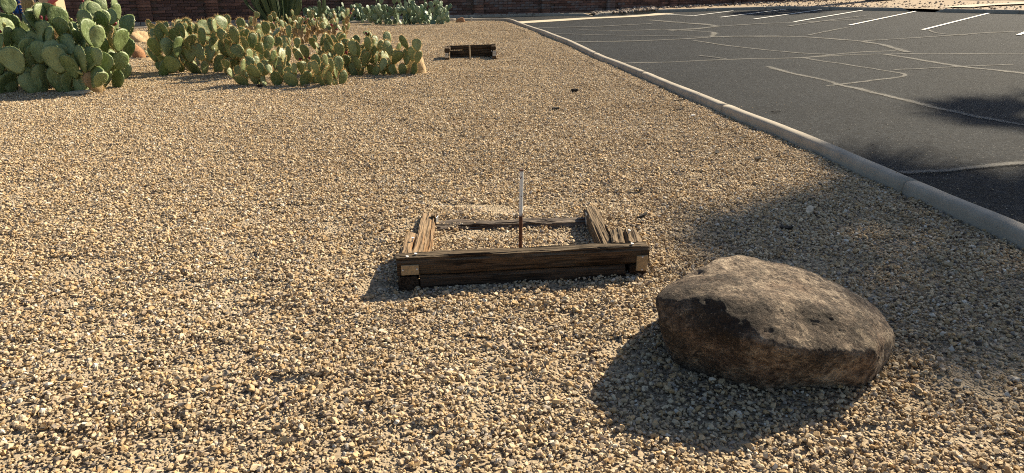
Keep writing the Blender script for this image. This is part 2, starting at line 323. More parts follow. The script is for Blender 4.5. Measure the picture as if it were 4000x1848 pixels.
CRACKS = [([(2.0, 12.9), (2.33, 12.97), (3.17, 13.12), (4.33, 13.34), (5.36, 13.27), (6.19, 13.79), (6.94, 14.16), (7.62, 14.23)], .13), ([(5.36, 13.27), (6.42, 13.66), (7.26, 13.65), (8.3, 13.49), (9.43, 13.2), (12, 12.6)], .13),
 ([(5.39, 13.21), (5.69, 12.34), (5.89, 11.44), (6.04, 10.7), (5.32, 10.28), (4.61, 9.94), (4.37, 9.8)], .10), ([(4.34, 12.13), (4.41, 11.11), (4.57, 10.55), (4.58, 9.92), (4.69, 9.4), (4.79, 8.64), (4.87, 7.99), (4.97, 7.46), (5.16, 6.98), (5.6, 6.0)], .17),
 ([(7.09, 13.6), (7.15, 13.1), (7.21, 12.53), (7.3, 11.61), (7.69, 10.67), (8.1, 9.6)], .19), ([(6.08, 11.35), (6.87, 11.48), (7.56, 11.63), (8.23, 11.72)], .09), ([(4.38, 17.41), (4.73, 16.1), (5.2, 14.93), (5.71, 14.03), (6.14, 13.74)], .12),
 ([(1.3, 17.3), (3.13, 17.64), (4.28, 17.89), (5.04, 18.26), (5.42, 19.35), (5.51, 20.0), (5.04, 20.63), (4.45, 21.45), (3.73, 21.15), (2, 21.6)], .2), ([(5.12, 18.39), (5.82, 18.1), (6.68, 18.11), (7.17, 17.83), (7.59, 17.03), (7.92, 16.39), (7.96, 15.52), (7.75, 14.36), (7.66, 13.92)], .2),
 ([(5.12, 18.39), (5.92, 18.42), (6.7, 18.16)], .14), ([(7.98, 16.37), (9.23, 16.82), (10.59, 17.37), (11.6, 17.83), (12.79, 18.11), (15, 18.6)], .14), ([(7.48, 18.24), (8.38, 19.32), (9.68, 20.77)], .12), ([(4.91, 26.13), (5.7, 24.02), (6.13, 23.21), (6.3, 22.1), (5.26, 21.2), (4.53, 20.78)], .3),
 ([(6.3, 22.1), (7.78, 22.88), (8.94, 23.11), (12, 24.2)], .17), ([(10.99, 19.11), (10.66, 18.37), (10.56, 17.62), (10.95, 17.37)], .10), ([(3.02, 5.25), (3.25, 5.28), (3.5, 5.33), (3.78, 5.41), (4.12, 5.46), (4.8, 5.6)], .15), ([(3.67, 14.02), (4.0, 13.32)], .08), ([(.6, 22.4), (2.2, 22.9), (4.6, 24.0)], .18),
 ([(1.0, 20.0), (2.9, 19.4), (5, 18.4)], .1), ([(8.2, 21.5), (10.5, 24.0), (12.8, 26.2)], .12)]
for i, (p, w) in enumerate(CRACKS): ribbon('crack_line', p, w * (1.0 + .03 * p[0][1]), lambda x, y, i=i: LZ(x, y) + .0007 * i, M['crack'], lot, ragged=.6, seed=i * 3.7)
STR = [[(6.13, 29.93), (7.04, 28.17)], [(7.01, 28.18), (9.5, 31.43)], [(7.66, 26.79), (11.89, 31.77)], [(8.39, 25.27), (13.04, 30.86)], [(9.07, 23.39), (14.3, 29.76)], [(9.93, 21.38), (15.6, 28.2)], [(10.86, 19.15), (16.99, 26.0)],
       [(11.9, 17.0), (18.3, 24.0)], [(-11.6, 22.9), (-8.0, 24.65)], [(-7.4, 24.9), (-3.6, 26.95)], [(-3.43, 27.2), (-0.52, 28.0)]]
for i, p in enumerate(STR):
    a, b = Vector(p[0]), Vector(p[1]); ribbon('painted_stripe', [a.lerp(b, k / 8) for k in range(9)], .09 if i < 8 else .10, lambda x, y: T(x) - .012, M['paint'], lot)
gut = ribbon('concrete_gutter', [(.12, 25.2), (1.6, 26.7), (2.95, 28.1), (4.55, 28.75), (5.85, 29.75), (6.4, 30.6)], .85, lambda x, y: T(x) - .02, M['gutter'], None); tag(gut, 'pale tan concrete valley gutter crossing the asphalt', 'gutter', kind='structure')
sw = ribbon('sidewalk', [(16.9, 27.9), (18.7, 29.2), (21.5, 30.3), (25, 31.2), (34, 33)], 1.0, lambda x, y: vz(x, y) + .05, M['gutter'], None); tag(sw, 'pale concrete footpath on the far verge', 'footpath', kind='structure')
# dark oil stains / cover on the lot
def kerb(name, pts, label, width=.125, height=.10, base=0., left=False, step=2.7, wob=.012, ends=(False, False)):
    """kerb sections with rounded tops along a polyline; the polyline is the edge, the body lies to its right (or left)"""
    root = empty(name, (pts[0][0], pts[0][1], 0)); tag(root, label, 'kerb', kind='structure')
    P = [Vector((p[0], p[1])) for p in pts]; dense = []
    for a, b in zip(P, P[1:]):
        k = max(1, int((b - a).length / .15)); dense += [a.lerp(b, i / k) for i in range(k)]
    dense.append(P[-1])
    for _ in range(4): dense = [dense[0]] + [(dense[i - 1] + dense[i] * 2 + dense[i + 1]) / 4 for i in range(1, len(dense) - 1)] + [dense[-1]]
    prof = [(0, -.12), (0.0, height * .55), (.006, height * .80), (.020, height * .95), (.042, height), (width - .04, height), (width - .016, height * .93), (width - .002, height * .74), (width + .02, -.12)]
    n = max(2, int(step / .15)); i0 = 0; tot = len(dense)
    while i0 < tot - 1:
        i1 = min(tot - 1, i0 + n)
        if tot - 1 - i1 < n // 2: i1 = tot - 1
        v = []; f = []; seg = dense[i0:i1 + 1]
        dzs = random.Random(i0 + tot).uniform(-.004, .004)
        for i, p in enumerate(seg):
            gi = i0 + i; d = (dense[min(gi + 1, tot - 1)] - dense[max(gi - 1, 0)]).normalized(); nr = Vector((d.y, -d.x)) * (-1 if left else 1)
            if i == 0: p = p + d * .008
            if i == len(seg) - 1: p = p - d * .008
            off = wob * nz(p.x * .9, p.y * .9, 5); hz = wob * .8 * nz(p.x * .5, p.y * .5, 8)
            ef = 1.
            if ends[0]: ef = min(ef, sm(gi * .15 / .3) * .95 + .05)
            if ends[1]: ef = min(ef, sm((tot - 1 - gi) * .15 / .3) * .95 + .05)
            for (a, b) in prof:
                q = p + nr * (a + off + .003 * nz(p.x * 9, p.y * 9, a * 40)); v.append((q.x, q.y, T(q.x) + base + (b if b < 0 else b * ef) + (hz + dzs if b > 0 else 0) + .002 * nz(p.x * 11, p.y * 11, b * 60)))
        m_ = len(prof)
        for i in range(len(seg) - 1):
            for j in range(m_ - 1): f.append((i * m_ + j, i * m_ + j + 1, (i + 1) * m_ + j + 1, (i + 1) * m_ + j) if left else (i * m_ + j + 1, i * m_ + j, (i + 1) * m_ + j, (i + 1) * m_ + j + 1))
        a = list(range(m_)); b = [(len(seg) - 1) * m_ + j for j in range(m_)]
        f.append(tuple(a if not left else a[::-1])); f.append(tuple(b[::-1] if not left else b))
        o = obj('kerb_section', mesh('kerb_section', v, f, M['kerb'], True), root); o.matrix_parent_inverse = Matrix.Translation((-pts[0][0], -pts[0][1], 0))
        i0 = i1
    return root
kerb('island_kerb', [(x - .01, y) for x, y in BACK] + [(-.25, 25.55), (-.08, 25.1)] + [(x, y) for x, y in ISL], 'pale concrete kerb edging the gravel island', left=True)
kerb('road_kerb', FK + [(3.3, 29.95)], 'grey shaded concrete kerb at the foot of the block wall', width=.15, height=.11, base=-.03, left=True, ends=(False, True))
kerb('car_park_kerb', KR, 'dark shaded kerb behind the white parking stripes', height=.13, base=-.03, left=True, ends=(True, True))
kerb('car_park_kerb', KR2, 'dark shaded kerb right of the gap behind the parking stripes', height=.13, base=-.03, left=True, ends=(True, False))

# ------------------------------------------------------------------ gravel: tiles of loose stones set out by geometry nodes in one object
rng = np.random.default_rng(5); rnd = random.Random(5)
def hull_stone(seed, n=13, flat=1.):
    r = random.Random(seed); bm = bmesh.new()
    for i in range(n):
        z = r.uniform(-1, 1); a = r.uniform(0, 2 * math.pi); q = math.sqrt(1 - z * z); s = r.uniform(.78, 1.)
        bm.verts.new((q * math.cos(a) * s, q * math.sin(a) * s, z * s * flat))
    res = bmesh.ops.convex_hull(bm, input=bm.verts)
    bmesh.ops.delete(bm, geom=[e for e in res['geom_interior'] if isinstance(e, bmesh.types.BMVert)], context='VERTS')
    bm.verts.index_update(); v = np.array([q.co[:] for q in bm.verts]); f = [[q.index for q in p.verts] for p in bm.faces]; bm.free(); return v, f
STONES = [hull_stone(i) for i in range(40)]
PAL = [((.565, .43, .262), .38), ((.665, .545, .37), .22), ((.56, .385, .195), .16), ((.37, .32, .262), .09), ((.51, .385, .265), .07), ((.74, .67, .55), .045), ((.11, .095, .085), .035)]
def rotm(r):
    a, t, b = r.uniform(0, 6.283), r.gauss(0, .5), r.uniform(0, 6.283)
    return np.array((Matrix.Rotation(a, 3, 'Z') @ Matrix.Rotation(t, 3, 'X') @ Matrix.Rotation(b, 3, 'Z')))
class Soup:
    def __init__(s): s.v = []; s.f = []; s.c = []; s.n = 0; s.tags = []
    def stone(s, pos, size, r, col, aniso=(1, .82, .62), tagv=0):
        v, f = STONES[r.randrange(40)]; a = np.array(aniso) * np.array([r.uniform(.8, 1.2) for _ in range(3)]) * size
        w = (v * a) @ rotm(r).T + np.array(pos); s.v.append(w); s.f += [[i + s.n for i in q] for q in f]; s.n += len(v)
        s.c += [col] * len(v); s.tags += [tagv] * len(v)
    def pal(s, r):
        t = r.random(); 
        for c, w in PAL:
            t -= w
            if t <= 0: break
        k = r.uniform(.8, 1.15); return tuple(min(1, q * k) for q in c) + (1.,)
    def build(s, name, mats, extra=None):
        v = np.concatenate(s.v) if extra is None else np.concatenate(s.v + [extra])
        m = mesh(name, v, s.f, mats); at = m.color_attributes.new('col', 'FLOAT_COLOR', 'POINT')
        cols = np.array(s.c + [(0, 0, 0, 1)] * (len(v) - len(s.c)), dtype=np.float32); at.data.foreach_set('color', cols.ravel()); return m
TS, NV = .30, 12
soup = Soup()
for k in range(NV):
    r = random.Random(100 + k)
    for i in range(640):
        x, y = r.uniform(-.165, .165), r.uniform(-.165, .165); sz = min(.018, max(.0036, r.lognormvariate(math.log(.0076), .40)))
        if r.random() < .012: sz *= 1.5
        z = .006 * nz(x * 9 + k * 3, y * 9) + r.uniform(-.004, .007) + sz * .25
        soup.stone((x, y, z), sz, r, soup.pal(r), tagv=k)
tiles = []
def inside(x, y, mrg=.17): return -5 < y < ymax(min(x, 2.99)) - mrg and x < kx(y) - mrg
def seen(x, y):
    if y < .9 or y > 26.5: return False
    d = y * .938 + .485; return abs(x) < d * .765 + .8
def add_tile(x, y, rz, scale=1.):
    e = .1; gx = (gz(x + e, y) - gz(x - e, y)) / (2 * e); gy = (gz(x, y + e) - gz(x, y - e)) / (2 * e)
    q = Vector((-gx, -gy, 1)).normalized().to_track_quat('Z', 'Y') if abs(gx) + abs(gy) > 1e-6 else Quaternion()
    nrm = Vector((-gx, -gy, 1)).normalized(); q = Vector((0, 0, 1)).rotation_difference(nrm) @ Quaternion((0, 0, 1), rz)
    tiles.append(((x, y, gz(x, y)), tuple(q.to_euler()), rnd.randrange(NV)))
yy = .9
while yy < 26.5:
    xx = -21.
    while xx < 3.2:
        if seen(xx, yy) and inside(xx, yy): add_tile(xx + rnd.uniform(-.02, .02), yy + rnd.uniform(-.02, .02), rnd.randrange(4) * math.pi / 2)
        xx += TS
    yy += TS
for line in (ISL, BACK):
    for a, b in zip(line, line[1:]):
        a, b = Vector(a), Vector(b); d = b - a; k = max(1, int(d.length / .26)); t = d.normalized(); nr = Vector((-t.y, t.x))
        if nr.y > 0 and line is BACK: nr = -nr
        if nr.x > 0 and line is ISL: nr = -nr
        for i in range(k):
            p = a.lerp(b, (i + .5) / k) + nr * .155
            if seen(p.x, p.y): add_tile(p.x, p.y, math.atan2(t.y, t.x) + math.pi * rnd.randrange(2))
gm = soup.build('gravel', M['stone'], np.array([t[0] for t in tiles]))
nS = soup.n; tot = len(gm.vertices)
va = gm.attributes.new('variant', 'INT', 'POINT'); va.data.foreach_set('value', np.array(soup.tags + [-1] * len(tiles), dtype=np.int32))
ia = gm.attributes.new('pick', 'INT', 'POINT'); ia.data.foreach_set('value', np.array([0] * nS + [t[2] for t in tiles], dtype=np.int32))
ra = gm.attributes.new('turn', 'FLOAT_VECTOR', 'POINT'); ra.data.foreach_set('vector', np.array([(0, 0, 0)] * nS + [t[1] for t in tiles], dtype=np.float32).ravel())
gravel = obj('gravel', gm); tag(gravel, 'loose tan and cream crushed gravel covering the island', 'gravel', kind='stuff')
ng = bpy.data.node_groups.new('gravel_scatter', 'GeometryNodeTree')
ng.interface.new_socket('Geometry', in_out='INPUT', socket_type='NodeSocketGeometry'); ng.interface.new_socket('Geometry', in_out='OUTPUT', socket_type='NodeSocketGeometry')
gi, go = ng.nodes.new('NodeGroupInput'), ng.nodes.new('NodeGroupOutput')
def named(n, ty):
    a = ng.nodes.new('GeometryNodeInputNamedAttribute'); a.data_type = ty; a.inputs[0].default_value = n; return a.outputs[0]
vsock = named('variant', 'INT'); join = ng.nodes.new('GeometryNodeJoinGeometry')
def separate(k):
    c = ng.nodes.new('FunctionNodeCompare'); c.data_type = 'INT'; c.operation = 'EQUAL'; ng.links.new(vsock, c.inputs[2]); c.inputs[3].default_value = k
    s = ng.nodes.new('GeometryNodeSeparateGeometry'); s.domain = 'POINT'; ng.links.new(gi.outputs[0], s.inputs[0]); ng.links.new(c.outputs[0], s.inputs[1]); return s.outputs[0]
for k in range(NV):
    t = ng.nodes.new('GeometryNodeGeometryToInstance'); ng.links.new(separate(k), t.inputs[0]); ng.links.new(t.outputs[0], join.inputs[0])
iop = ng.nodes.new('GeometryNodeInstanceOnPoints'); ng.links.new(separate(-1), iop.inputs['Points']); ng.links.new(join.outputs[0], iop.inputs['Instance'])
iop.inputs['Pick Instance'].default_value = True; ng.links.new(named('pick', 'INT'), iop.inputs['Instance Index'])
e2r = ng.nodes.new('FunctionNodeEulerToRotation'); ng.links.new(named('turn', 'FLOAT_VECTOR'), e2r.inputs[0]); ng.links.new(e2r.outputs[0], iop.inputs['Rotation'])
ng.links.new(iop.outputs[0], go.inputs[0])
mod = gravel.modifiers.new('scatter', 'NODES'); mod.node_group = ng

# stones on the far verge, in the swale and along the wall foot
vs = Soup(); r = random.Random(9)
def vcol(): 
    k = r.uniform(.7, 1.1); c = r.choice([(.40, .33, .26), (.48, .42, .36), (.30, .23, .18), (.36, .26, .19)]); return tuple(q * k for q in c) + (1.,)
for i in range(380):
    x = r.uniform(3.35, 6.3); y = r.uniform(29.75 + .55 * (x - 3.4), 31.2 + .6 * (x - 3.4)); s = r.uniform(.05, .13); vs.stone((x, y, vz(x, y) + s * .2), s, r, vcol())
for i in range(500):
    x = r.uniform(6, 17); y = wy(x) - abs(r.gauss(0, .5)) - .25; s = r.uniform(.04, .11)
    if y > interp(VL, x) + .5: vs.stone((x, y, vz(x, y) + s * .2), s, r, vcol())
for i in range(1500):
    x = r.uniform(11, 27); y = interp(VL, x) + .3 + r.uniform(0, 1) ** 1.4 * 12; s = r.uniform(.02, .07); vs.stone((x, y, vz(x, y) + s * .2), s, r, vcol())
for i in range(60):
    x = r.uniform(-2.5, 3); s = r.uniform(.02, .05); y = wy(x) - r.uniform(.2, .8); vs.stone((x, y, .07), s, r, vcol())
vr = obj('verge_stones', vs.build('verge_stones', M['stone'])); tag(vr, 'scattered pale stones over the far verge and rock swale', 'stones', kind='stuff')
#SPLIT
ls = Soup(); r = random.Random(77)
for i in range(420):
    y = r.uniform(2.5, 14); d = r.expovariate(2.2) + .16; x = kx(y) + d; s_ = r.uniform(.0035, .0085); ls.stone((x, y, T(x) - .03 + s_ * .5), s_, r, ls.pal(r))
for i in range(26):
    y = r.uniform(3, 12); x = kx(y) + r.uniform(.03, .10); ls.stone((x, y, .104), r.uniform(.003, .007), r, ls.pal(r))
lo_ = obj('loose_stones', ls.build('loose_stones', M['stone'])); tag(lo_, 'stray gravel scattered on the asphalt along the kerb', 'stones', kind='stuff')
# ------------------------------------------------------------------ block wall, fence and far things
def box(sx, sy, sz, mat, name='box', bev=0.):
    bm = bmesh.new(); bmesh.ops.create_cube(bm, size=1); bmesh.ops.scale(bm, vec=(sx, sy, sz), verts=bm.verts)
    if bev: bmesh.ops.bevel(bm, geom=bm.edges[:], offset=bev, segments=1, affect='EDGES')
    m = bpy.data.meshes.new(name); bm.to_mesh(m); bm.free(); m.materials.append(mat); return m
WD = Vector((1, WSL)).normalized(); WA = math.atan2(WD.y, WD.x)
wall = empty('block_wall', (0, wy(0), 0), WA); tag(wall, 'long brown slump block wall with pilasters behind the road', 'wall')
wlen = lambda x: x * math.hypot(1, WSL)
obj('wall_core', box(wlen(20) - wlen(-34), .12, 2.0, M['mortar'], 'wall_core'), wall, ((wlen(20) + wlen(-34)) / 2, .08, .93))
PIL = [-30, -27, -24, -21, -18, -15, -12.0, -10.17, -8.1, -6.06, -3.8, -1.37, 1.36, 4.27, 7.31, 10.74, 14.4]
r = random.Random(21); BL, BH = .40, .10
def bcol(): 
    k = r.uniform(.65, 1.25); c = r.choice([(.22, .115, .082), (.185, .10, .076), (.25, .13, .09), (.155, .092, .075)]); return tuple(q * k for q in c) + (1.,)
bvar = []
for k in range(8):
    b = box(BL - .012, .05, BH - .012, M['brown'], 'block', .006); at = b.color_attributes.new('col', 'FLOAT_COLOR', 'POINT'); c = bcol()
    at.data.foreach_set('color', list(c) * len(b.vertices)); bvar.append(b)
bw = [box(BL - .012, .05, BH - .012, M['white'], 'block', .006), box(BL - .014, .05, BH - .014, M['white'], 'block', .008)]
cand = []
for course in range(19):
    s = wlen(-34) + (BL / 2 if course % 2 else 0)
    while s < wlen(20):
        x = s / math.hypot(1, WSL)
        if not any(abs(x - p) < .27 for p in PIL):
            pw = math.exp(-((x - .6) / 2.6) ** 2) * .55 * (1 if course > 1 else .3) + math.exp(-((x - 3.6) / .9) ** 2) * .35
            cand.append((s, .03 + course * BH + BH / 2, x, r.random() < pw, course))
        s += BL
front = sorted([c for c in cand if -13.0 < c[2] < 4.6 and c[4] < 7], key=lambda c: (c[4] < 1) * 2 + (c[2] < -8.2 and c[2] > -5.8) + r.random() * .9 - (c[3]) * .6)[:295]
fset = set((c[0], c[4]) for c in front)
for c in front:
    o = obj('block', r.choice(bw) if c[3] else r.choice(bvar), wall, (c[0], r.uniform(-.008, .002), c[1]), (0, 0, r.uniform(-.006, .006)))
rest = {True: [], False: []}
for c in cand:
    if (c[0], c[4]) not in fset: rest[c[3]].append(c)
def joined(lst, mat, name):
    v = []; f = []; cl = []
    for s, z, x, w, co in lst:
        n = len(v); y = r.uniform(-.008, .002); c = bcol()
        for dx in (-1, 1):
            for dy in (-1, 1):
                for dz in (-1, 1): v.append((s + dx * (BL - .012) / 2, y + dy * .025, z + dz * (BH - .012) / 2)); cl.append(c)
        f += [(n, n + 1, n + 3, n + 2), (n + 4, n + 6, n + 7, n + 5), (n, n + 4, n + 5, n + 1), (n + 2, n + 3, n + 7, n + 6), (n + 1, n + 5, n + 7, n + 3), (n, n + 2, n + 6, n + 4)]
    m = mesh(name, v, f, mat); at = m.color_attributes.new('col', 'FLOAT_COLOR', 'POINT'); at.data.foreach_set('color', np.array(cl, dtype=np.float32).ravel())
    o = obj(name, m, wall); o['kind'] = 'stuff'
joined(rest[False], M['brown'], 'brown_blockwork'); joined(rest[True], M['white'], 'pale_blockwork')
pb = []
for k in range(4):
    b = box(.40, .16, BH - .012, M['brown'], 'pilaster_block', .006); at = b.color_attributes.new('col', 'FLOAT_COLOR', 'POINT'); c = bcol(); at.data.foreach_set('color', list(c) * len(b.vertices)); pb.append(b)
pbw = box(.40, .16, BH - .012, M['white'], 'pilaster_block', .006)
for p in PIL:
    core = obj('pilaster', box(.38, .12, 1.96, M['mortar'], 'pilaster'), wall, (wlen(p), -.035, 1.0))
    for c in range(19 if p > -13 else 1):
        pale = abs(p) < 5 and r.random() < (.6 if p > 0 or c > 3 else .25)
        o = obj('block', pbw if pale else r.choice(pb), core, (r.uniform(-.006, .006), -.02, .03 + c * BH + BH / 2 - 1.0))

def tube(name, p0, p1, rad, mat, n=8, parent=None, rad2=None):
    p0, p1 = Vector(p0), Vector(p1); d = p1 - p0; q = d.normalized().to_track_quat('Z', 'Y'); v = []; f = []
    for z, rr in ((0, rad), (d.length, rad if rad2 is None else rad2)):
        for i in range(n): a = 2 * math.pi * i / n; v.append((rr * math.cos(a), rr * math.sin(a), z))
    for i in range(n): f.append((i, (i + 1) % n, n + (i + 1) % n, n + i))
    f += [tuple(range(n))[::-1], tuple(range(n, 2 * n))]
    o = obj(name, mesh(name, v, f, mat, False), parent, p0, q.to_euler()); return o
pil = obj('gate_pillar', box(.42, .42, 2.1, M['stucco'], 'gate_pillar', .02), None, (-11.75, 18.75, 1.05)); tag(pil, 'tan stucco pillar at the end of the black iron fence', 'pillar')
fence = empty('iron_fence', (-12.05, 18.75, 0)); tag(fence, 'black iron bar fence left of the tan stucco pillar', 'fence')
for zz in (.2, 1.75): obj('rail', box(4.2, .03, .04, M['iron'], 'rail'), fence, (-2.05, 0, zz))
bar = box(.018, .018, 1.75, M['iron'], 'bar')
for i in range(33): obj('bar', bar, fence, (-.08 - i * .125, 0, .93))
for i in range(3): obj('post', box(.06, .06, 1.95, M['iron'], 'post'), fence, (-.02 - i * 2.05, 0, .95))
rb = obj('red_bar', box(.80, .07, .11, M['red'], 'red_bar', .008), None, (-11.62, 18.44, .82), (0, R(-31), R(-8))); tag(rb, 'faded red bar slanting across the tan stucco pillar', 'bar')
# tarpaulin hanging on the fence: folded sheet
v = []; f = []
for i in range(13):
    for j in range(9):
        v.append((-12.9 + i * .03 + .02 * math.sin(j), 18.86 + .035 * math.sin(i * 1.7 + j * .3), 1.6 - j * .13))
for i in range(12):
    for j in range(8): a = i * 9 + j; f.append((a, a + 9, a + 10, a + 1))
tm = mesh('blue_tarpaulin', v, f, M['blue'], True); t = obj('blue_tarpaulin', tm); sd = t.modifiers.new('thickness', 'SOLIDIFY'); sd.thickness = .008; tag(t, 'bright blue folded sheet hanging behind the iron fence', 'tarpaulin')
pn = obj('pale_panel', box(.42, .03, 1.5, M['pale'], 'pale_panel', .005), None, (-12.28, 18.95, .76)); tag(pn, 'pale grey panel standing behind the iron fence beside the pillar', 'panel')
sp = empty('steel_post', (-13.0, wy(-13.0) - .35, 0)); tag(sp, 'dark grey steel post in front of the brown block wall', 'post')
obj('shaft', box(.20, .12, 2.2, M['grey'], 'shaft', .006), sp, (0, 0, 1.1)); obj('base_plate', box(.34, .28, .02, M['grey'], 'base_plate'), sp, (0, 0, .075))
wp = empty('white_post', (11.7, 36.1, vz(11.7, 36.1))); tag(wp, 'short pale post standing on the far verge by the wall', 'post')
obj('shaft', box(.13, .10, 1.3, M['whitew'], 'shaft', .005), wp, (0, 0, .62)); obj('cap', box(.15, .12, .03, M['grey'], 'cap'), wp, (0, 0, 1.285))
sm_post = empty('marker_stub', (-1.39, 25.0, gz(-1.39, 25.0))); tag(sm_post, 'tiny grey metal stub standing by the back kerb', 'marker')
tube('stem', (0, 0, -.02), (0, 0, .11), .018, M['metal'], 8, sm_post); tube('head', (0, 0, .10), (0, 0, .15), .03, M['metal'], 8, sm_post)
ww = empty('white_wall', (21.6, 37.9, .3), math.atan2(-3, 2.5)); tag(ww, 'low bright white wall with dark posts beyond the verge', 'wall')
obj('panel', box(14, .12, 1.3, M['whitew'], 'panel'), ww, (5, 0, .72))
for i in range(9): obj('post', box(.08, .10, 1.2, M['grey'], 'post'), ww, (-1 + i * 1.55, -.112, .6))

# palms: one stands on the far verge, two stand outside the picture to the right and shade the gravel
def fan_leaf(seed):
    r = random.Random(seed); v = []; f = []
    L = 1.0                                     # petiole
    v += [(-.02, 0, 0), (.02, 0, 0), (.012, L, .06), (-.012, L, .06)]; f.append((0, 1, 2, 3)); n = 22
    for i in range(n):
        a0 = R(-105 + 210 * i / n); a1 = R(-105 + 210 * (i + 1) / n); am = (a0 + a1) / 2; ln = r.uniform(.85, 1.05) * (1 - .25 * abs(am) / R(105)); k = len(v); dr = r.uniform(-.35, -.1)
        v += [(0, L, .06), (.5 * ln * math.sin(a0), L + .5 * ln * math.cos(a0), .05), (ln * math.sin(am), L + ln * math.cos(am), .05 + dr), (.5 * ln * math.sin(a1), L + .5 * ln * math.cos(a1), .05), (.5 * ln * math.sin(am), L + .5 * ln * math.cos(am), .09)]
        f += [(k, k + 1, k + 4), (k, k + 4, k + 3), (k + 1, k + 2, k + 4), (k + 4, k + 2, k + 3)]
    return mesh('frond', v, f, M['frond'])
FL = [fan_leaf(i) for i in range(4)]
def palm(loc, h, label, rad=.2, flare=.1, n=42, seed=0, scale=1., aims=None, half=False):
    root = empty('fan_palm', loc); tag(root, label, 'palm tree', 'fan palms'); r = random.Random(seed); v = []; f = []; N = 14; K = 40
    for k in range(K + 1):
        z = h * k / K; rr = rad * (1 - .25 * k / K) + flare * math.exp(-z / .35) + .012 * (k % 2)
        for i in range(N): a = 2 * math.pi * i / N; q = rr * (1 + .1 * nz(a * 2, z * 2, seed)); v.append((q * math.cos(a) + .12 * math.sin(z * .3 + seed), q * math.sin(a), z - .1))
    off = -.12 * math.sin(seed)
    v = [(x + off, y, z) for x, y, z in v]
    for k in range(K):
        for i in range(N): f.append((k * N + i, k * N + (i + 1) % N, (k + 1) * N + (i + 1) % N, (k + 1) * N + i))
    obj('trunk', mesh('trunk', v, f, M['bark']), root); top = (.12 * math.sin(h * .3 + seed) + off, 0, h - .15)
    for i in range(n):
        el = R(75 - 125 * ((i + .5) / n) + r.uniform(-10, 10)); az = i * 2.39996 + r.uniform(-.2, .2)
        fs_ = scale
        if aims and i < len(aims): el = R(aims[i][2]); az = math.atan2(-aims[i][0], aims[i][1]); fs_ = aims[i][3]
        elif aims and half: az = R(r.uniform(-150, 10)); az = math.atan2(-1, r.uniform(-.8, .8)); el = R(r.uniform(-40, 60))
        obj('frond', FL[i % 4], root, top, (el, r.uniform(-.3, .3), az), (fs_,) * 3)
    return root
def at_shadow(x, y, h): return (x + h * math.sin(R(SUN_AZ)) / math.tan(R(SUN_EL)), y + h * math.cos(R(SUN_AZ)) / math.tan(R(SUN_EL)))
px, py = 18.3, 36.6
palm((px, py, vz(px, py)), 6.6, 'fan palm with a thick dark trunk on the far verge', .42, .25, 36, 3, 1.05)
qx, qy = at_shadow(2.92, 3.86, 13.0); palm((qx, qy, T(qx)), 13.0, 'tall fan palm beside the car park shading the gravel near the boulder', .2, .1, 70, 8, .72, [(.45, 1.9, 0, 1.35), (.25, 1.9, -6, 1.3), (-1.5, -.3, 0, 1.0), (-1.4, .2, 5, .95)])
qx, qy = at_shadow(6.7, 7.45, 14.0); palm((qx, qy, T(qx)), 14.0, 'tallest fan palm beside the car park shading the asphalt', .2, .1, 26, 5, 1.2, [(-1.5, .65, 0, 1.25), (-1.6, .5, -6, 1.2), (-1.5, .9, 4, 1.2), (-1.6, .3, 10, 1.1), (-1.3, -.75, 0, 1.15), (.4, 1.5, 5, 1.2), (-.6, 1.3, 20, 1.1)], True)

# ------------------------------------------------------------------ horseshoe pits
def timber(name, p0, p1, w, h, z0, mat, parent, seed=0, wear=.006, groove=.012, roll=0., dz=0., taper=0., inv=None):
    """weathered beam from p0 to p1 (plan), rounded section, splits along the top"""
    p0, p1 = Vector(p0), Vector(p1); d = p1 - p0; L = d.length; nx = max(6, int(L / .022)); r = random.Random(seed)
    sec = []
    for (a, b, k) in (((-1, -1), (1, -1), 3), ((1, -1), (1, 1), 5), ((1, 1), (-1, 1), 11), ((-1, 1), (-1, -1), 5)):
        for i in range(k): t = i / k; sec.append((a[0] + (b[0] - a[0]) * t, a[1] + (b[1] - a[1]) * t))
    gr = [(r.uniform(0, 1) ** 1.2 if (s[1] > .99 and abs(s[0]) < .95 and r.random() < .55) else 0, r.uniform(0, 50), r.uniform(1.5, 4)) for s in sec]
    v = []; f = []; n = len(sec)
    for i in range(nx + 1):
        x = -L / 2 + L * i / nx
        for j, (a, b) in enumerate(sec):
            ca = a * w / 2; cb = b * h / 2; cr = max(0, abs(a) - .86) / .14 * max(0, abs(b) - .86) / .14
            ca -= math.copysign(.008 * cr, a); cb -= math.copysign(.008 * cr, b)
            q = wear * (nz(x * 5 + seed, a * 2, b * 2) + .6 * nz(x * 16 + seed, a * 6, b * 6))
            g_, o_, fr = gr[j]; gd = groove * g_ * max(0, .35 + nz(x * fr + o_, 0, 0) * 1.6)
            lim = 1 + taper * (nz(a * 3 + seed, b * 3, 7) * .5) * (1 if (i == 0 or i == nx) else 0)
            ex = x + (wear * 3.5 * nz(a * 5 + seed, b * 5, i) if i in (0, nx) else 0)
            v.append((ex * lim, ca + q * (1 if a > 0 else -1), cb + (q if b > 0 else 0) - gd))
    for i in range(nx):
        for j in range(n): f.append((i * n + j, i * n + (j + 1) % n, (i + 1) * n + (j + 1) % n, (i + 1) * n + j))
    f += [tuple(range(n))[::-1], tuple(nx * n + j for j in range(n))]
    o = obj(name, mesh(name, v, f, mat, False), parent, ((p0.x + p1.x) / 2, (p0.y + p1.y) / 2, z0 + h / 2 + dz / 2), (roll, -math.atan2(dz, L), math.atan2(d.y, d.x)))
    if parent: o.matrix_parent_inverse = parent.matrix_basis.inverted()
    return o
def place(o, parent):
    o.parent = parent; o.matrix_parent_inverse = parent.matrix_basis.inverted(); return o
pit = empty('horseshoe_pit', (.06, 3.5, 0)); tag(pit, 'weathered timber frame of the near horseshoe pit beside the boulder', 'horseshoe pit')
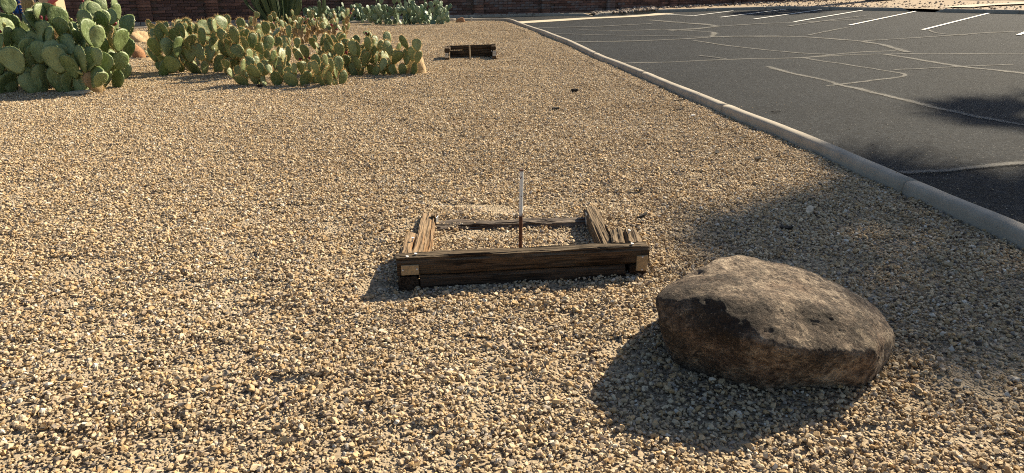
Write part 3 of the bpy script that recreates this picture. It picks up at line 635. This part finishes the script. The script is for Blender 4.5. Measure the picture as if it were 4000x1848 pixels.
A, B = Vector((-.547, 3.05)), Vector((.683, 3.22)); D = (B - A).normalized(); Nn = Vector((-D.y, D.x))
def on(s, t): q = A + D * s + Nn * t; return (q.x, q.y)
Lf = (B - A).length
front_t = timber('front_timber', on(0, .045), on(Lf, .045), .09, .095, .060, M['wood'], pit, 1, .006, .022)
timber('front_timber', on(.108, .052), on(Lf - .115, .052), .085, .085, -.026, M['wood2'], pit, 2, .003, .004)
for s0, s1, nm in ((.002, .1, 31), (Lf - .09, Lf - .004, 37)):
    a = on((s0 + s1) / 2, .012); b = on((s0 + s1) / 2, .42); timber('end_block', a, b, s1 - s0, .085, -.027, M['wood2'], pit, nm, .003, .003)
# side timbers
timber('side_timber', (-.490, 3.17), (-.505, 3.46), .120, .085, .058, M['woodL'], pit, 41, .008, .022, taper=.25)
timber('side_timber', (-.462, 3.20), (-.508, 4.02), .090, .085, -.018, M['woodL'], pit, 43, .007, .024, taper=.06)
timber('side_timber', (.505, 3.335), (.478, 4.0), .088, .11, .005, M['woodR'], pit, 47, .006, .026, roll=R(-6), taper=.04)
timber('side_timber', (.592, 3.33), (.604, 3.53), .150, .085, .058, M['woodR'], pit, 53, .010, .03, taper=.3)
timber('back_timber', (-.46, 3.895), (.45, 3.955), .10, .085, -.050, M['woodB'], pit, 59, .014, .016, dz=.016)
timber('corner_post', (-.470, 3.93), (-.470, 3.965), .035, .11, -.03, M['woodR'], pit, 61, .002, .004)
def plate(w, h, th, mat, pos, rz, parent, tiltx=0., screws=()):
    o = obj('corner_plate', box(w, th, h, mat, 'corner_plate', .002), None, pos, (tiltx, 0, rz)); place(o, parent)
    for (a, b) in screws:
        s = obj('screw', box(.008, .004, .008, M['nail'], 'screw', .0015), o, (a, -th / 2 - .001, b))
    return o
fa = math.atan2(D.y, D.x)
q = on(.062, -.006); plate(.084, .050, .010, M['board'], (q[0], q[1], .101), fa, pit, 0, ((-.034, .002), (.032, .004)))
q = on(Lf - .038, -.007); plate(.054, .080, .012, M['board'], (q[0], q[1], .073), fa, pit, 0, ((0, .034), (.002, -.034)))
plate(.05, .06, .004, M['metal'], (-.448, 3.925, .045), R(80), pit, .1, ())
plate(.05, .05, .004, M['metal'], (-.425, 3.91, .022), R(10), pit, R(-80), ())
plate(.06, .07, .004, M['metal'], (.438, 3.90, .07), R(-88), pit, .0, ())
def nail(pos, parent, h=.02, tilt=.2):
    o = tube('nail', (0, 0, 0), (tilt * h, 0, h), .003, M['nail'], 6, None); o.location = pos; place(o, parent)
    hd = tube('nail_head', (0, 0, h), (0, 0, h + .003), .008, M['nail'], 8, o)
nail((-.51, 3.33, .140), pit); nail((.615, 3.45, .142), pit, .016); q = on(.09, .05); nail((q[0], q[1], .154), pit, .006); q = on(Lf - .08, .04); nail((q[0], q[1], .152), pit, .008); q = on(.05, .02); nail((q[0], q[1], .152), pit, .008)
stk = tube('stake', (0, 0, -.08), (.008, .0, .479), .0098, M['stake'], 14); stk.location = (.044, 3.48, 0)
me = stk.data
for vv in me.vertices: vv.co.z -= .08
stk.rotation_euler = (R(-.4), R(.7), 0); tag(stk, 'rusty white steel stake standing in the near horseshoe pit', 'stake')

fp = empty('horseshoe_pit', (-.76, 13.4, 0)); tag(fp, 'dark plank backboard of the far horseshoe pit', 'horseshoe pit')
def bl(s): return (-1.25 + .94 * s, 13.5 + .10 * s)
def plank(s0, s1, z0, h, seed, dz=0): return timber('plank', bl(s0), bl(s1), .05 - .0015 * seed, h, z0, M['plank'], fp, seed, .003, .004, dz=dz)
plank(0, 1, .143, .078, 3, .024); plank(.335, .985, .052, .100, 6, .016); plank(.03, .345, .052, .080, 7, .006); plank(.02, .98, -.03, .092, 9, .010)
timber('side_timber', (-1.185, 13.03), (-1.20, 13.47), .085, .085, -.02, M['woodR'], fp, 71, .005, .012)
timber('side_timber', (-1.185, 13.05), (-1.20, 13.47), .080, .060, .068, M['woodR'], fp, 73, .004, .01)
timber('side_timber', (-1.185, 13.10), (-1.20, 13.47), .100, .085, .130, M['plank'], fp, 75, .005, .012)
timber('side_timber', (-.329, 13.23), (-.33, 13.58), .085, .085, -.02, M['woodR'], fp, 77, .005, .012)
timber('side_timber', (-.329, 13.25), (-.33, 13.58), .080, .085, .067, M['plank'], fp, 79, .005, .012)
timber('side_timber', (-.345, 13.42), (-.345, 13.58), .09, .07, .154, M['plank'], fp, 83, .005, .012)
for x, y, z in ((-1.187, 13.015, .095), (-.329, 13.235, .105)):
    o = plate(.058, .085, .006, M['metal'], (x, y, z), 0, fp); obj('screw', box(.016, .004, .016, M['iron'], 'screw'), o, (0, -.004, .01))
nail((-.385, 13.3, .13), fp, .03)
fs = tube('stake', (0, 0, -.06), (0, 0, .25), .013, M['pstake'], 12); fs.location = (-.768, 13.2, 0)
for vv in fs.data.vertices: vv.co.z -= .06
fs.rotation_euler = (0, R(-3.2), 0); tag(fs, 'thin tan stake in front of the far dark backboard', 'stake')

# ------------------------------------------------------------------ boulders
def rock(name, hull, center, mat, label, p=14, sub=6, amp=.012, seed=0, dims=None, group=None):
    """smooth-cornered rock: soft intersection of the planes of a convex hull, plus noise"""
    bm = bmesh.new(); C = Vector(center)
    for h in hull: bm.verts.new(Vector(h) - C)
    bmesh.ops.convex_hull(bm, input=bm.verts); bm.normal_update(); pl = []
    for fc in bm.faces:
        n = fc.normal.copy(); dd = n.dot(fc.verts[0].co)
        if dd < 0: n, dd = -n, -dd
        if dd > 1e-4: pl.append((n, dd))
    bm.free(); bm = bmesh.new(); bmesh.ops.create_icosphere(bm, subdivisions=sub, radius=1)
    Nr = np.array([q[0][:] for q in pl]); Dd = np.array([q[1] for q in pl])
    for vv in bm.verts:
        u = vv.co.normalized(); t = np.maximum(0, Nr @ np.array(u[:])) / Dd; rr = 1 / (np.sum(t ** p) ** (1 / p)); q = u * float(rr)
        w = q + C; dn = amp * (nz(w.x * 4 + seed, w.y * 4, w.z * 4) * 1.4 + .7 * nz(w.x * 9, w.y * 9 + seed, w.z * 9) + .35 * nz(w.x * 22, w.y * 22, w.z * 22 + seed)) + amp * .20 * nz(w.x * 48, w.y * 48, w.z * 48) + amp * .16 * nz(w.x * 105, w.y * 105, w.z * 105)
        pit_ = max(0, nz(w.x * 7 + 3, w.y * 7, w.z * 7 + seed) - .42) * amp * 3
        vv.co = q + u * (dn - pit_)
    m = bpy.data.meshes.new(name); bm.to_mesh(m); bm.free(); m.materials.append(mat); m.polygons.foreach_set('use_smooth', [True] * len(m.polygons))
    o = obj(name, m, None, center); tag(o, label, 'boulder', group); return o
BH_ = [(.535, 2.33, .290), (.545, 2.26, .190), (.60, 2.36, -.03), (.66, 2.47, .325), (.86, 2.64, .350), (1.02, 2.70, .318), (1.19, 2.70, .258), (1.39, 2.60, .212), (1.485, 2.47, .155), (1.48, 2.36, .09), (1.44, 2.33, -.05),
       (1.28, 2.12, .210), (1.32, 2.21, -.04), (1.085, 2.045, .215), (.855, 2.035, .265), (.68, 2.09, .285), (1.24, 2.25, .275), (1.06, 2.18, .300), (.84, 2.18, .365), (.67, 2.20, .365), (.90, 2.09, .10), (1.08, 2.09, .09), (1.31, 2.17, .09), (.68, 2.25, .03), (.60, 2.70, .15), (1.0, 2.90, .08), (1.4, 2.78, .02), (.9, 2.2, -.06), (1.2, 2.2, -.06), (.7, 2.8, -.06), (1.3, 2.85, -.06)]
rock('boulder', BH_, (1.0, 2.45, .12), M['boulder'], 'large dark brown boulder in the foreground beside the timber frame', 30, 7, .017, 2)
def lump(cx, cy, sx, sy, sz, seed):
    r = random.Random(seed); out = []
    for i in range(16):
        z = r.uniform(-.5, 1); a = r.uniform(0, 6.283); q = math.sqrt(max(0, 1 - max(z, 0) ** 2)); s = r.uniform(.85, 1.05); out.append((cx + sx * q * math.cos(a) * s, cy + sy * q * math.sin(a) * s, sz * z * s))
    return out
rock('boulder', lump(-1.52, 11.12, .22, .22, .44, 3), (-1.52, 11.12, .12), M['rockT'], 'pale tan boulder at the right end of the spiny prickly pears', 9, 4, .02, 4)
rock('boulder', lump(-7.05, 13.5, .18, .2, .30, 5), (-7.05, 13.5, .1), M['rockR'], 'small reddish boulder right of the large prickly pear', 9, 4, .015, 6)
rock('boulder', lump(-8.75, 16.9, .42, .35, .40, 7), (-8.75, 16.9, .12), M['rockT'], 'tan boulder behind the gap between the first two prickly pears', 9, 4, .02, 8)
rock('boulder', lump(-1.72, 24.35, .20, .2, .25, 9), (-1.72, 24.35, .1), M['rockR'], 'round reddish boulder at the right end of the far prickly pear', 9, 4, .015, 10)
rock('boulder', lump(-6.72, 13.1, .18, .12, .07, 12), (-6.72, 13.1, .02), M['rockT'], 'flat pale stone lying in front of the small reddish boulder', 9, 3, .01, 12)

# ------------------------------------------------------------------ cacti
def pad_mesh(seed, mat, smat, spiny=0, wide=.72, th=.07, bend=.12, slen=.10):
    r = random.Random(seed); NS = 18; rings = [.0, .5, .84, 1.]; v = []; f = []; C = (0, .54)
    bx, bz = r.uniform(-bend, bend), r.uniform(-bend, bend); wob = r.uniform(0, 9)
    def outline(a):
        z = .5 - .5 * math.cos(a); x = .5 * wide * math.sin(a) * (1 - .30 * math.cos(a)) * (1 + .05 * nz(a * 1.5, wob)); return x, z
    def pt(a, s, side):
        x, z = outline(a); x = C[0] + (x - C[0]) * s; z = C[1] + (z - C[1]) * s
        t = th / 2 * math.sqrt(max(0, 1 - s ** 3.2)) if s < 1 else 0
        return (x, side * t + bx * x * x * 2 + bz * (z - .5) ** 2 * 1.5 + .02 * nz(x * 4, z * 4, wob), z)
    idx = {}
    for side in (-1, 1):
        for k, s in enumerate(rings):
            for i in range(NS if s > 0 else 1):
                if s == 1. and side == 1: idx[(side, k, i)] = idx[(-1, k, i)]; continue
                idx[(side, k, i)] = len(v); v.append(pt(2 * math.pi * i / NS, s, side))
    for side in (-1, 1):
        for i in range(NS):
            j = (i + 1) % NS; q = (idx[(side, 0, 0)], idx[(side, 1, i)], idx[(side, 1, j)]); f.append(q if side > 0 else q[::-1])
            for k in (1, 2): q = (idx[(side, k, i)], idx[(side, k + 1, i)], idx[(side, k + 1, j)], idx[(side, k, j)]); f.append(q if side > 0 else q[::-1])
    nb = len(f)
    def spine(p, d, l, w):
        d = Vector(d).normalized(); s = d.orthogonal().normalized() * w; k = len(v); p = Vector(p); v.extend([tuple(p - s), tuple(p + s), tuple(p + d * l)]); f.append((k, k + 1, k + 2))
    for _ in range(spiny):
        a = r.uniform(.25, 2 * math.pi - .25); p = pt(a, 1., 1); d = Vector((p[0], 0, p[2] - .5)).normalized() + Vector((r.gauss(0, .5), r.gauss(0, .7), r.gauss(0, .5)))
        spine(p, d, slen * r.uniform(.5, 1.2), .0075)
    for _ in range(int(spiny * .9)):
        a = r.uniform(0, 2 * math.pi); s = math.sqrt(r.uniform(.02, .9)); sd = r.choice((-1, 1)); p = pt(a, s, sd); spine(p, (r.gauss(0, .6), sd, r.gauss(-.1, .6)), slen * r.uniform(.3, .9), .005)
    m = mesh('pad', v, f, [mat, smat], True)
    for p in m.polygons[nb:]: p.material_index = 1; p.use_smooth = False
    return m
PADS = dict(A=[pad_mesh(i, M['padA'], M['spineA'], 22, random.Random(i).uniform(.62, .86), .075, .15, .07) for i in range(10)],
            B=[pad_mesh(40 + i, M['padB'], M['spineB'], 100, random.Random(i).uniform(.46, .78), .08, .2, .15) for i in range(10)],
            C=[pad_mesh(80 + i, M['padC'], M['spineB'], 70, random.Random(i).uniform(.28, .6), .06, .5, .13) for i in range(8)],
            D=[pad_mesh(120 + i, M['padD'], M['spineA'], 6, random.Random(i).uniform(.62, .82), .085, .15, .05) for i in range(8)])
fv = []; ff_ = []
for k, (z, q) in enumerate(((0, .12), (.25, .30), (.6, .42), (.9, .38), (1., .28), (.96, .0))):
    for i in range(9): a = 2 * math.pi * i / 9; fv.append((q * math.cos(a), q * math.sin(a), z))
for k in range(5):
    for i in range(9): ff_.append((k * 9 + i, k * 9 + (i + 1) % 9, (k + 1) * 9 + (i + 1) % 9, (k + 1) * 9 + i))
FRUIT = [mesh('fruit', fv, ff_, M['fruit'], True), mesh('fruit', fv, ff_, M['fruitG'], True)]
def prickly(label, bases, env, n, size, sets, seed, face=.55, fruit=.1, lev=5, out=.25, group=None, ctr=None, kids=(1, 1, 1, 2, 2), rise=.8, spread=40):
    r = random.Random(seed); cx = sum(b[0] for b in bases) / len(bases); cy = sum(b[1] for b in bases) / len(bases)
    if ctr: cx, cy = ctr
    root = empty('prickly_pear', (cx, cy, 0)); tag(root, label, 'cactus', group or 'prickly pear clumps'); queue = []; cnt = 0
    def mk(pos, up, nrm, s, key):
        up = up.normalized(); nrm = (nrm - up * nrm.dot(up)).normalized(); x = nrm.cross(up) * -1
        m = Matrix((( x.x, nrm.x, up.x), (x.y, nrm.y, up.y), (x.z, nrm.z, up.z))).to_4x4()
        o = bpy.data.objects.new('pad', r.choice(PADS[key])); w = s * r.uniform(.9, 1.12)
        o.matrix_basis = Matrix.Translation(pos - Vector((cx, cy, 0))) @ m @ Matrix.Diagonal((w, s, s, 1)); link(o, root); return m, w
    def pick(z, h): 
        t = r.random()
        for k, p in sets:
            pp = p(z, h) if callable(p) else p
            if t < pp: return k
            t -= pp
        return sets[-1][0]
    for b in bases:
        o = Vector((b[0] - cx, b[1] - cy, 0)); o = o.normalized() if o.length > .05 else Vector((0, 0, 0))
        up = Vector((r.gauss(0, .35), r.gauss(0, .35), 1)) + o * out * 2; queue.append((Vector((b[0], b[1], gz(b[0], b[1]) - .03)), up, 0, None))
    while queue and cnt < n:
        pos, up, lv, pn = queue.pop(0 if r.random() < .6 else r.randrange(len(queue)))
        s = r.uniform(*size) * (.95 ** lv); up = up.normalized()
        rf = r.random()
        if rf < face: nr = Vector((r.gauss(-.05, .45), -1, r.gauss(0, .2)))
        elif rf < face + .30: nr = Vector((1, r.gauss(-.5, .35), r.gauss(.15, .2)))
        else: a = r.uniform(0, 6.283); nr = Vector((math.cos(a), math.sin(a), r.gauss(0, .2)))
        for tr in range(3):
            tip = pos + up * s; H = env(tip.x, tip.y)
            if H > 0: break
            up = (up + Vector((-.6 if tip.x > cx else .6, 0, .5))).normalized()
        if lv > 0 and tip.z > H: 
            if tip.z > H + s * .35: continue
        if tip.z < .05 or (pos + up * s * .5).z < .07: up.z = abs(up.z) + .6; up = up.normalized()
        m, w = mk(pos, up, nr, s, pick(tip.z, H)); cnt += 1; used = []
        k = r.choice(kids) if lv < lev else 0
        if lv == 0: k = r.choice((1, 2, 2))
        for _ in range(k):
            for tr in range(6):
                ph = r.gauss(0, spread)
                if all(abs(ph - q) > 32 for q in used): break
            used.append(ph); a = R(180 + max(-100, min(100, ph))); rim = Vector((.5 * w * .72 * math.sin(a) * (1 - .3 * math.cos(a)), 0, s * (.5 - .5 * math.cos(a)) - .012))
            p = pos + (m.to_3x3() @ rim) ; dirn = (m.to_3x3() @ Vector((math.sin(a), 0, -math.cos(a))))
            o = Vector((p.x - cx, p.y - cy, 0)) * .25
            queue.append((p, dirn * .7 + Vector((0, 0, rise)) + o * out + Vector((r.gauss(0, .28), r.gauss(0, .28), 0)), lv + 1, nr))
        if r.random() < fruit:
            for _ in range(r.randint(1, 4)):
                a = R(180 + r.gauss(0, 45)); rim = Vector((.5 * w * .72 * math.sin(a) * (1 - .3 * math.cos(a)), 0, s * (.5 - .5 * math.cos(a)) - .006))
                d = m.to_3x3() @ Vector((math.sin(a), r.gauss(0, .3), -math.cos(a))); fo = bpy.data.objects.new('fruit', FRUIT[0 if r.random() < .75 else 1]); k = r.uniform(.05, .075)
                fo.matrix_basis = Matrix.Translation(pos + m.to_3x3() @ rim - Vector((cx, cy, 0))) @ d.to_track_quat('Z', 'Y').to_matrix().to_4x4() @ Matrix.Diagonal((k * .75, k * .75, k, 1)); link(fo, root)
    return root
def scat(n, x0, x1, yf, seed):
    r = random.Random(seed); return [(lambda x: (x, yf(x, r.random())))(x0 + (x1 - x0) * (i + r.random()) / n) for i in range(n)]
# the big smooth clump at the left edge of the picture
bA = scat(16, -7.6, -5.2, lambda x, t: 9.08 + .12 * t, 1) + scat(16, -7.9, -5.3, lambda x, t: 9.5 + .3 * t, 2) + scat(9, -8.2, -5.3, lambda x, t: 10.2 + .8 * t, 3)
prickly('large smooth green prickly pear clump at the left edge', bA, lambda x, y: (1.16 - .28 * sm((x + 5.9) / .9)) * (.55 if y < 9.2 and x > -6.6 else 1) if x < -4.98 else -1, 295, (.26, .41), [('C', .04), ('A', 1)], 11, .50, .08, 8, .06, kids=(1, 2, 2), rise=1.0)
# spiny clumps in the middle
bB = scat(16, -5.5, -3.7, lambda x, t: 11.3 + (x + 5.5) * -.35 + .25 * t, 4) + scat(10, -5.6, -3.9, lambda x, t: 12.0 + .6 * t, 5)
prickly('spiny olive prickly pear clump in the middle, its tall pads against the wall', bB, lambda x, y: .80 - .10 * abs(x + 4.7), 180, (.21, .33), [('B', 1)], 12, .46, .02, 6, .12)
bB2 = scat(10, -6.9, -6.0, lambda x, t: 13.3 + .6 * t, 6)
prickly('small spiny prickly pear clump left of the middle one, next to the reddish boulder', bB2, lambda x, y: .62, 42, (.17, .26), [('B', 1)], 13, .4, .03, 5, .15)
bB3 = scat(20, -3.75, -2.35, lambda x, t: 9.72 + .3 * t, 7)
prickly('low row of spiny prickly pear pads nearest the camera', bB3, lambda x, y: .45, 64, (.15, .25), [('B', 1)], 14, .5, .02, 2, .1)
bB4 = scat(17, -3.0, -1.55, lambda x, t: 10.75 + .3 * t, 8) + scat(9, -3.1, -1.8, lambda x, t: 11.3 + .6 * t, 9)
prickly('spiny prickly pear clump beside the pale tan boulder', bB4, lambda x, y: .60 - .05 * abs(x + 2.5), 130, (.18, .28), [('B', 1)], 15, .5, .04, 6, .12)
bC = scat(30, -6.0, -3.9, lambda x, t: 16.1 + 1.0 * t, 10)
prickly('half dead brown and green prickly pear clump in front of the columnar cactus', bC, lambda x, y: .92 - .14 * abs(x + 4.8), 240, (.13, .23), [('C', lambda z, h: .9 if z < .42 else .25), ('B', 1)], 16, .4, .06, 7, .15)
bD = scat(22, -4.6, -2.1, lambda x, t: 23.4 + .2 * t, 11) + scat(22, -6.0, -2.1, lambda x, t: 23.9 + 1.0 * t, 12)
prickly('large dense blue green prickly pear clump in front of the far wall', bD, lambda x, y: 1.30 - .65 * sm((x + 2.9) / 1.1) - .1 * sm((23.9 - y) / .5), 290, (.17, .26), [('D', 1)], 17, .5, .0, 7, .12)
bD2 = scat(16, -6.7, -4.9, lambda x, t: 23.9 + .6 * t, 13)
prickly('sparser blue green prickly pear clump left of the large dense one', bD2, lambda x, y: .5 + .6 * sm((x + 6.3) / 1.0), 95, (.17, .26), [('D', 1)], 18, .45, .0, 6, .15)

# columnar cactus: ribbed stems curving up from one base
cc = empty('columnar_cactus', (-7.15, 22.6, 0)); tag(cc, 'clump of tall dark ribbed cactus columns behind the half dead prickly pear', 'cactus'); r = random.Random(30)
def stem(p0, p1, h, rad):
    v = []; f = []; N = 20; K = 16
    for k in range(K + 1):
        t = k / K; c = Vector((p0[0] + (p1[0] - p0[0]) * sm(min(1, t * 2.2)), p0[1] + (p1[1] - p0[1]) * sm(min(1, t * 2.2)), h * t)); q = rad * (.72 + .28 * min(1, t * 4)) * math.sqrt(max(0, 1 - max(0, (t - .9) / .1) ** 2))
        for i in range(N): a = 2 * math.pi * i / N; rr = q * (1 if i % 2 else .76); v.append((c.x + rr * math.cos(a), c.y + rr * math.sin(a), c.z - .04))
    for k in range(K):
        for i in range(N): f.append((k * N + i, k * N + (i + 1) % N, (k + 1) * N + (i + 1) % N, (k + 1) * N + i))
    obj('stem', mesh('stem', v, f, M['column']), cc)
for i in range(34):
    a = r.uniform(0, 6.283); q = math.sqrt(r.random()); d = (math.cos(a) * q, math.sin(a) * q); stem((d[0] * .42, d[1] * .35), (d[0] * .88, d[1] * .6), r.uniform(1.5, 3.0), r.uniform(.05, .085))
for x1, h in ((1.25, .85), (1.05, .6), (-1.0, 1.9), (1.4, 1.3)): stem((x1 * .4, -.1), (x1, -.15), h, .055)

# ------------------------------------------------------------------ litter on the gravel and asphalt
def chip(name, x, y, l, w, t, rz, mat, label, cat, seed, tilt=.1, z=None):
    r = random.Random(seed); v = []; f = []; K = 7
    for k in range(K + 1):
        u = k / K - .5; ww = w * (1 - (abs(u) * 2) ** 3 * .7) * r.uniform(.75, 1.1)
        for (a, b) in ((-1, -.5), (1, -.5), (1, .5), (-1, .5)): v.append((u * l + r.uniform(-.03, .03) * l, a * ww / 2 + .1 * l * u * u, b * t * r.uniform(.7, 1.2) + .15 * l * u * u * (1 if cat == 'leaf' else .2)))
    for k in range(K):
        for j in range(4): f.append((k * 4 + j, k * 4 + (j + 1) % 4, k * 4 + 4 + (j + 1) % 4, k * 4 + 4 + j))
    f += [(3, 2, 1, 0), (K * 4, K * 4 + 1, K * 4 + 2, K * 4 + 3)]
    zz = (gz(x, y) + .012 + t * .4) if z is None else z
    o = obj(name, mesh(name, v, f, mat), None, (x, y, zz), (r.uniform(-.15, .15), -tilt, rz)); tag(o, label, cat); return o
chip('wood_chip', 1.888, 4.2, .12, .042, .016, R(62), M['wchip'], 'pale wood chip lying on the gravel near the kerb', 'wood chip', 1, .15)
chip('twig', -.305, 4.70, .085, .012, .008, R(35), M['twig'], 'pale curved twig on the gravel behind the near timber frame', 'twig', 2)
chip('twig', .80, 4.04, .10, .018, .014, R(45), M['dark'], 'dark twig on the gravel right of the near timber frame', 'twig', 3)
chip('bark_piece', .818, 9.17, .09, .055, .04, 0, M['dark'], 'black bark lump on the gravel between the pits and the kerb', 'bark', 4)
chip('bark_piece', .49, 7.85, .09, .04, .02, R(20), M['dark'], 'small dark bark piece left of and nearer than the black bark lump', 'bark', 5)
chip('leaf', -1.138, 7.16, .12, .03, .006, R(-8), M['dark'], 'dark dry leaf alone in the middle of the gravel', 'leaf', 6)
chip('leaf', .874, 4.65, .06, .035, .01, R(10), M['dark'], 'small black leaf on the gravel behind the right timber', 'leaf', 7)
chip('leaf', 2.01, 5.56, .07, .04, .01, R(40), M['dark'], 'dark leaf on the gravel close to the kerb joint', 'leaf', 8)
chip('leaf', 1.62, 3.87, .07, .04, .012, R(-20), M['dark'], 'dark leaf in the shade between boulder and kerb', 'leaf', 9)
chip('leaf', 1.725, 5.74, .07, .04, .01, R(70), M['dark'], 'dark leaf left of the one close to the kerb joint', 'leaf', 10)
chip('twig', 2.02, 8.46, .14, .025, .012, R(-5), M['dark'], 'dark twig lying against the gravel side of the kerb', 'twig', 11)
chip('leaf', 1.87, 7.82, .11, .03, .008, R(10), M['dark'], 'dark leaf on gravel beside the kerb, nearest the parked stripe side', 'leaf', 12)
chip('white_stone', 1.94, 7.45, .05, .02, .01, R(-10), M['whitew'], 'white flake on the gravel below the kerb', 'stone', 13)
chip('leaf', 3.0, 7.92, .11, .025, .006, R(-5), M['dark'], 'dark leaf on the asphalt just right of the kerb', 'leaf', 14, .05, T(3) - .018)
chip('leaf', -2.85, 9.6, .13, .04, .01, R(5), M['dark'], 'dark leaf on the gravel in front of the low cactus row', 'leaf', 15)
chip('bark_piece', -3.45, 9.62, .07, .05, .03, 0, M['dark'], 'small dark lump on the gravel in front of the low cactus row', 'bark', 16)
chip('dead_pad', -5.55, 9.02, .30, .14, .03, R(5), M['wchip'], 'dried yellow pad lying in front of the large smooth clump', 'cactus pad', 17)
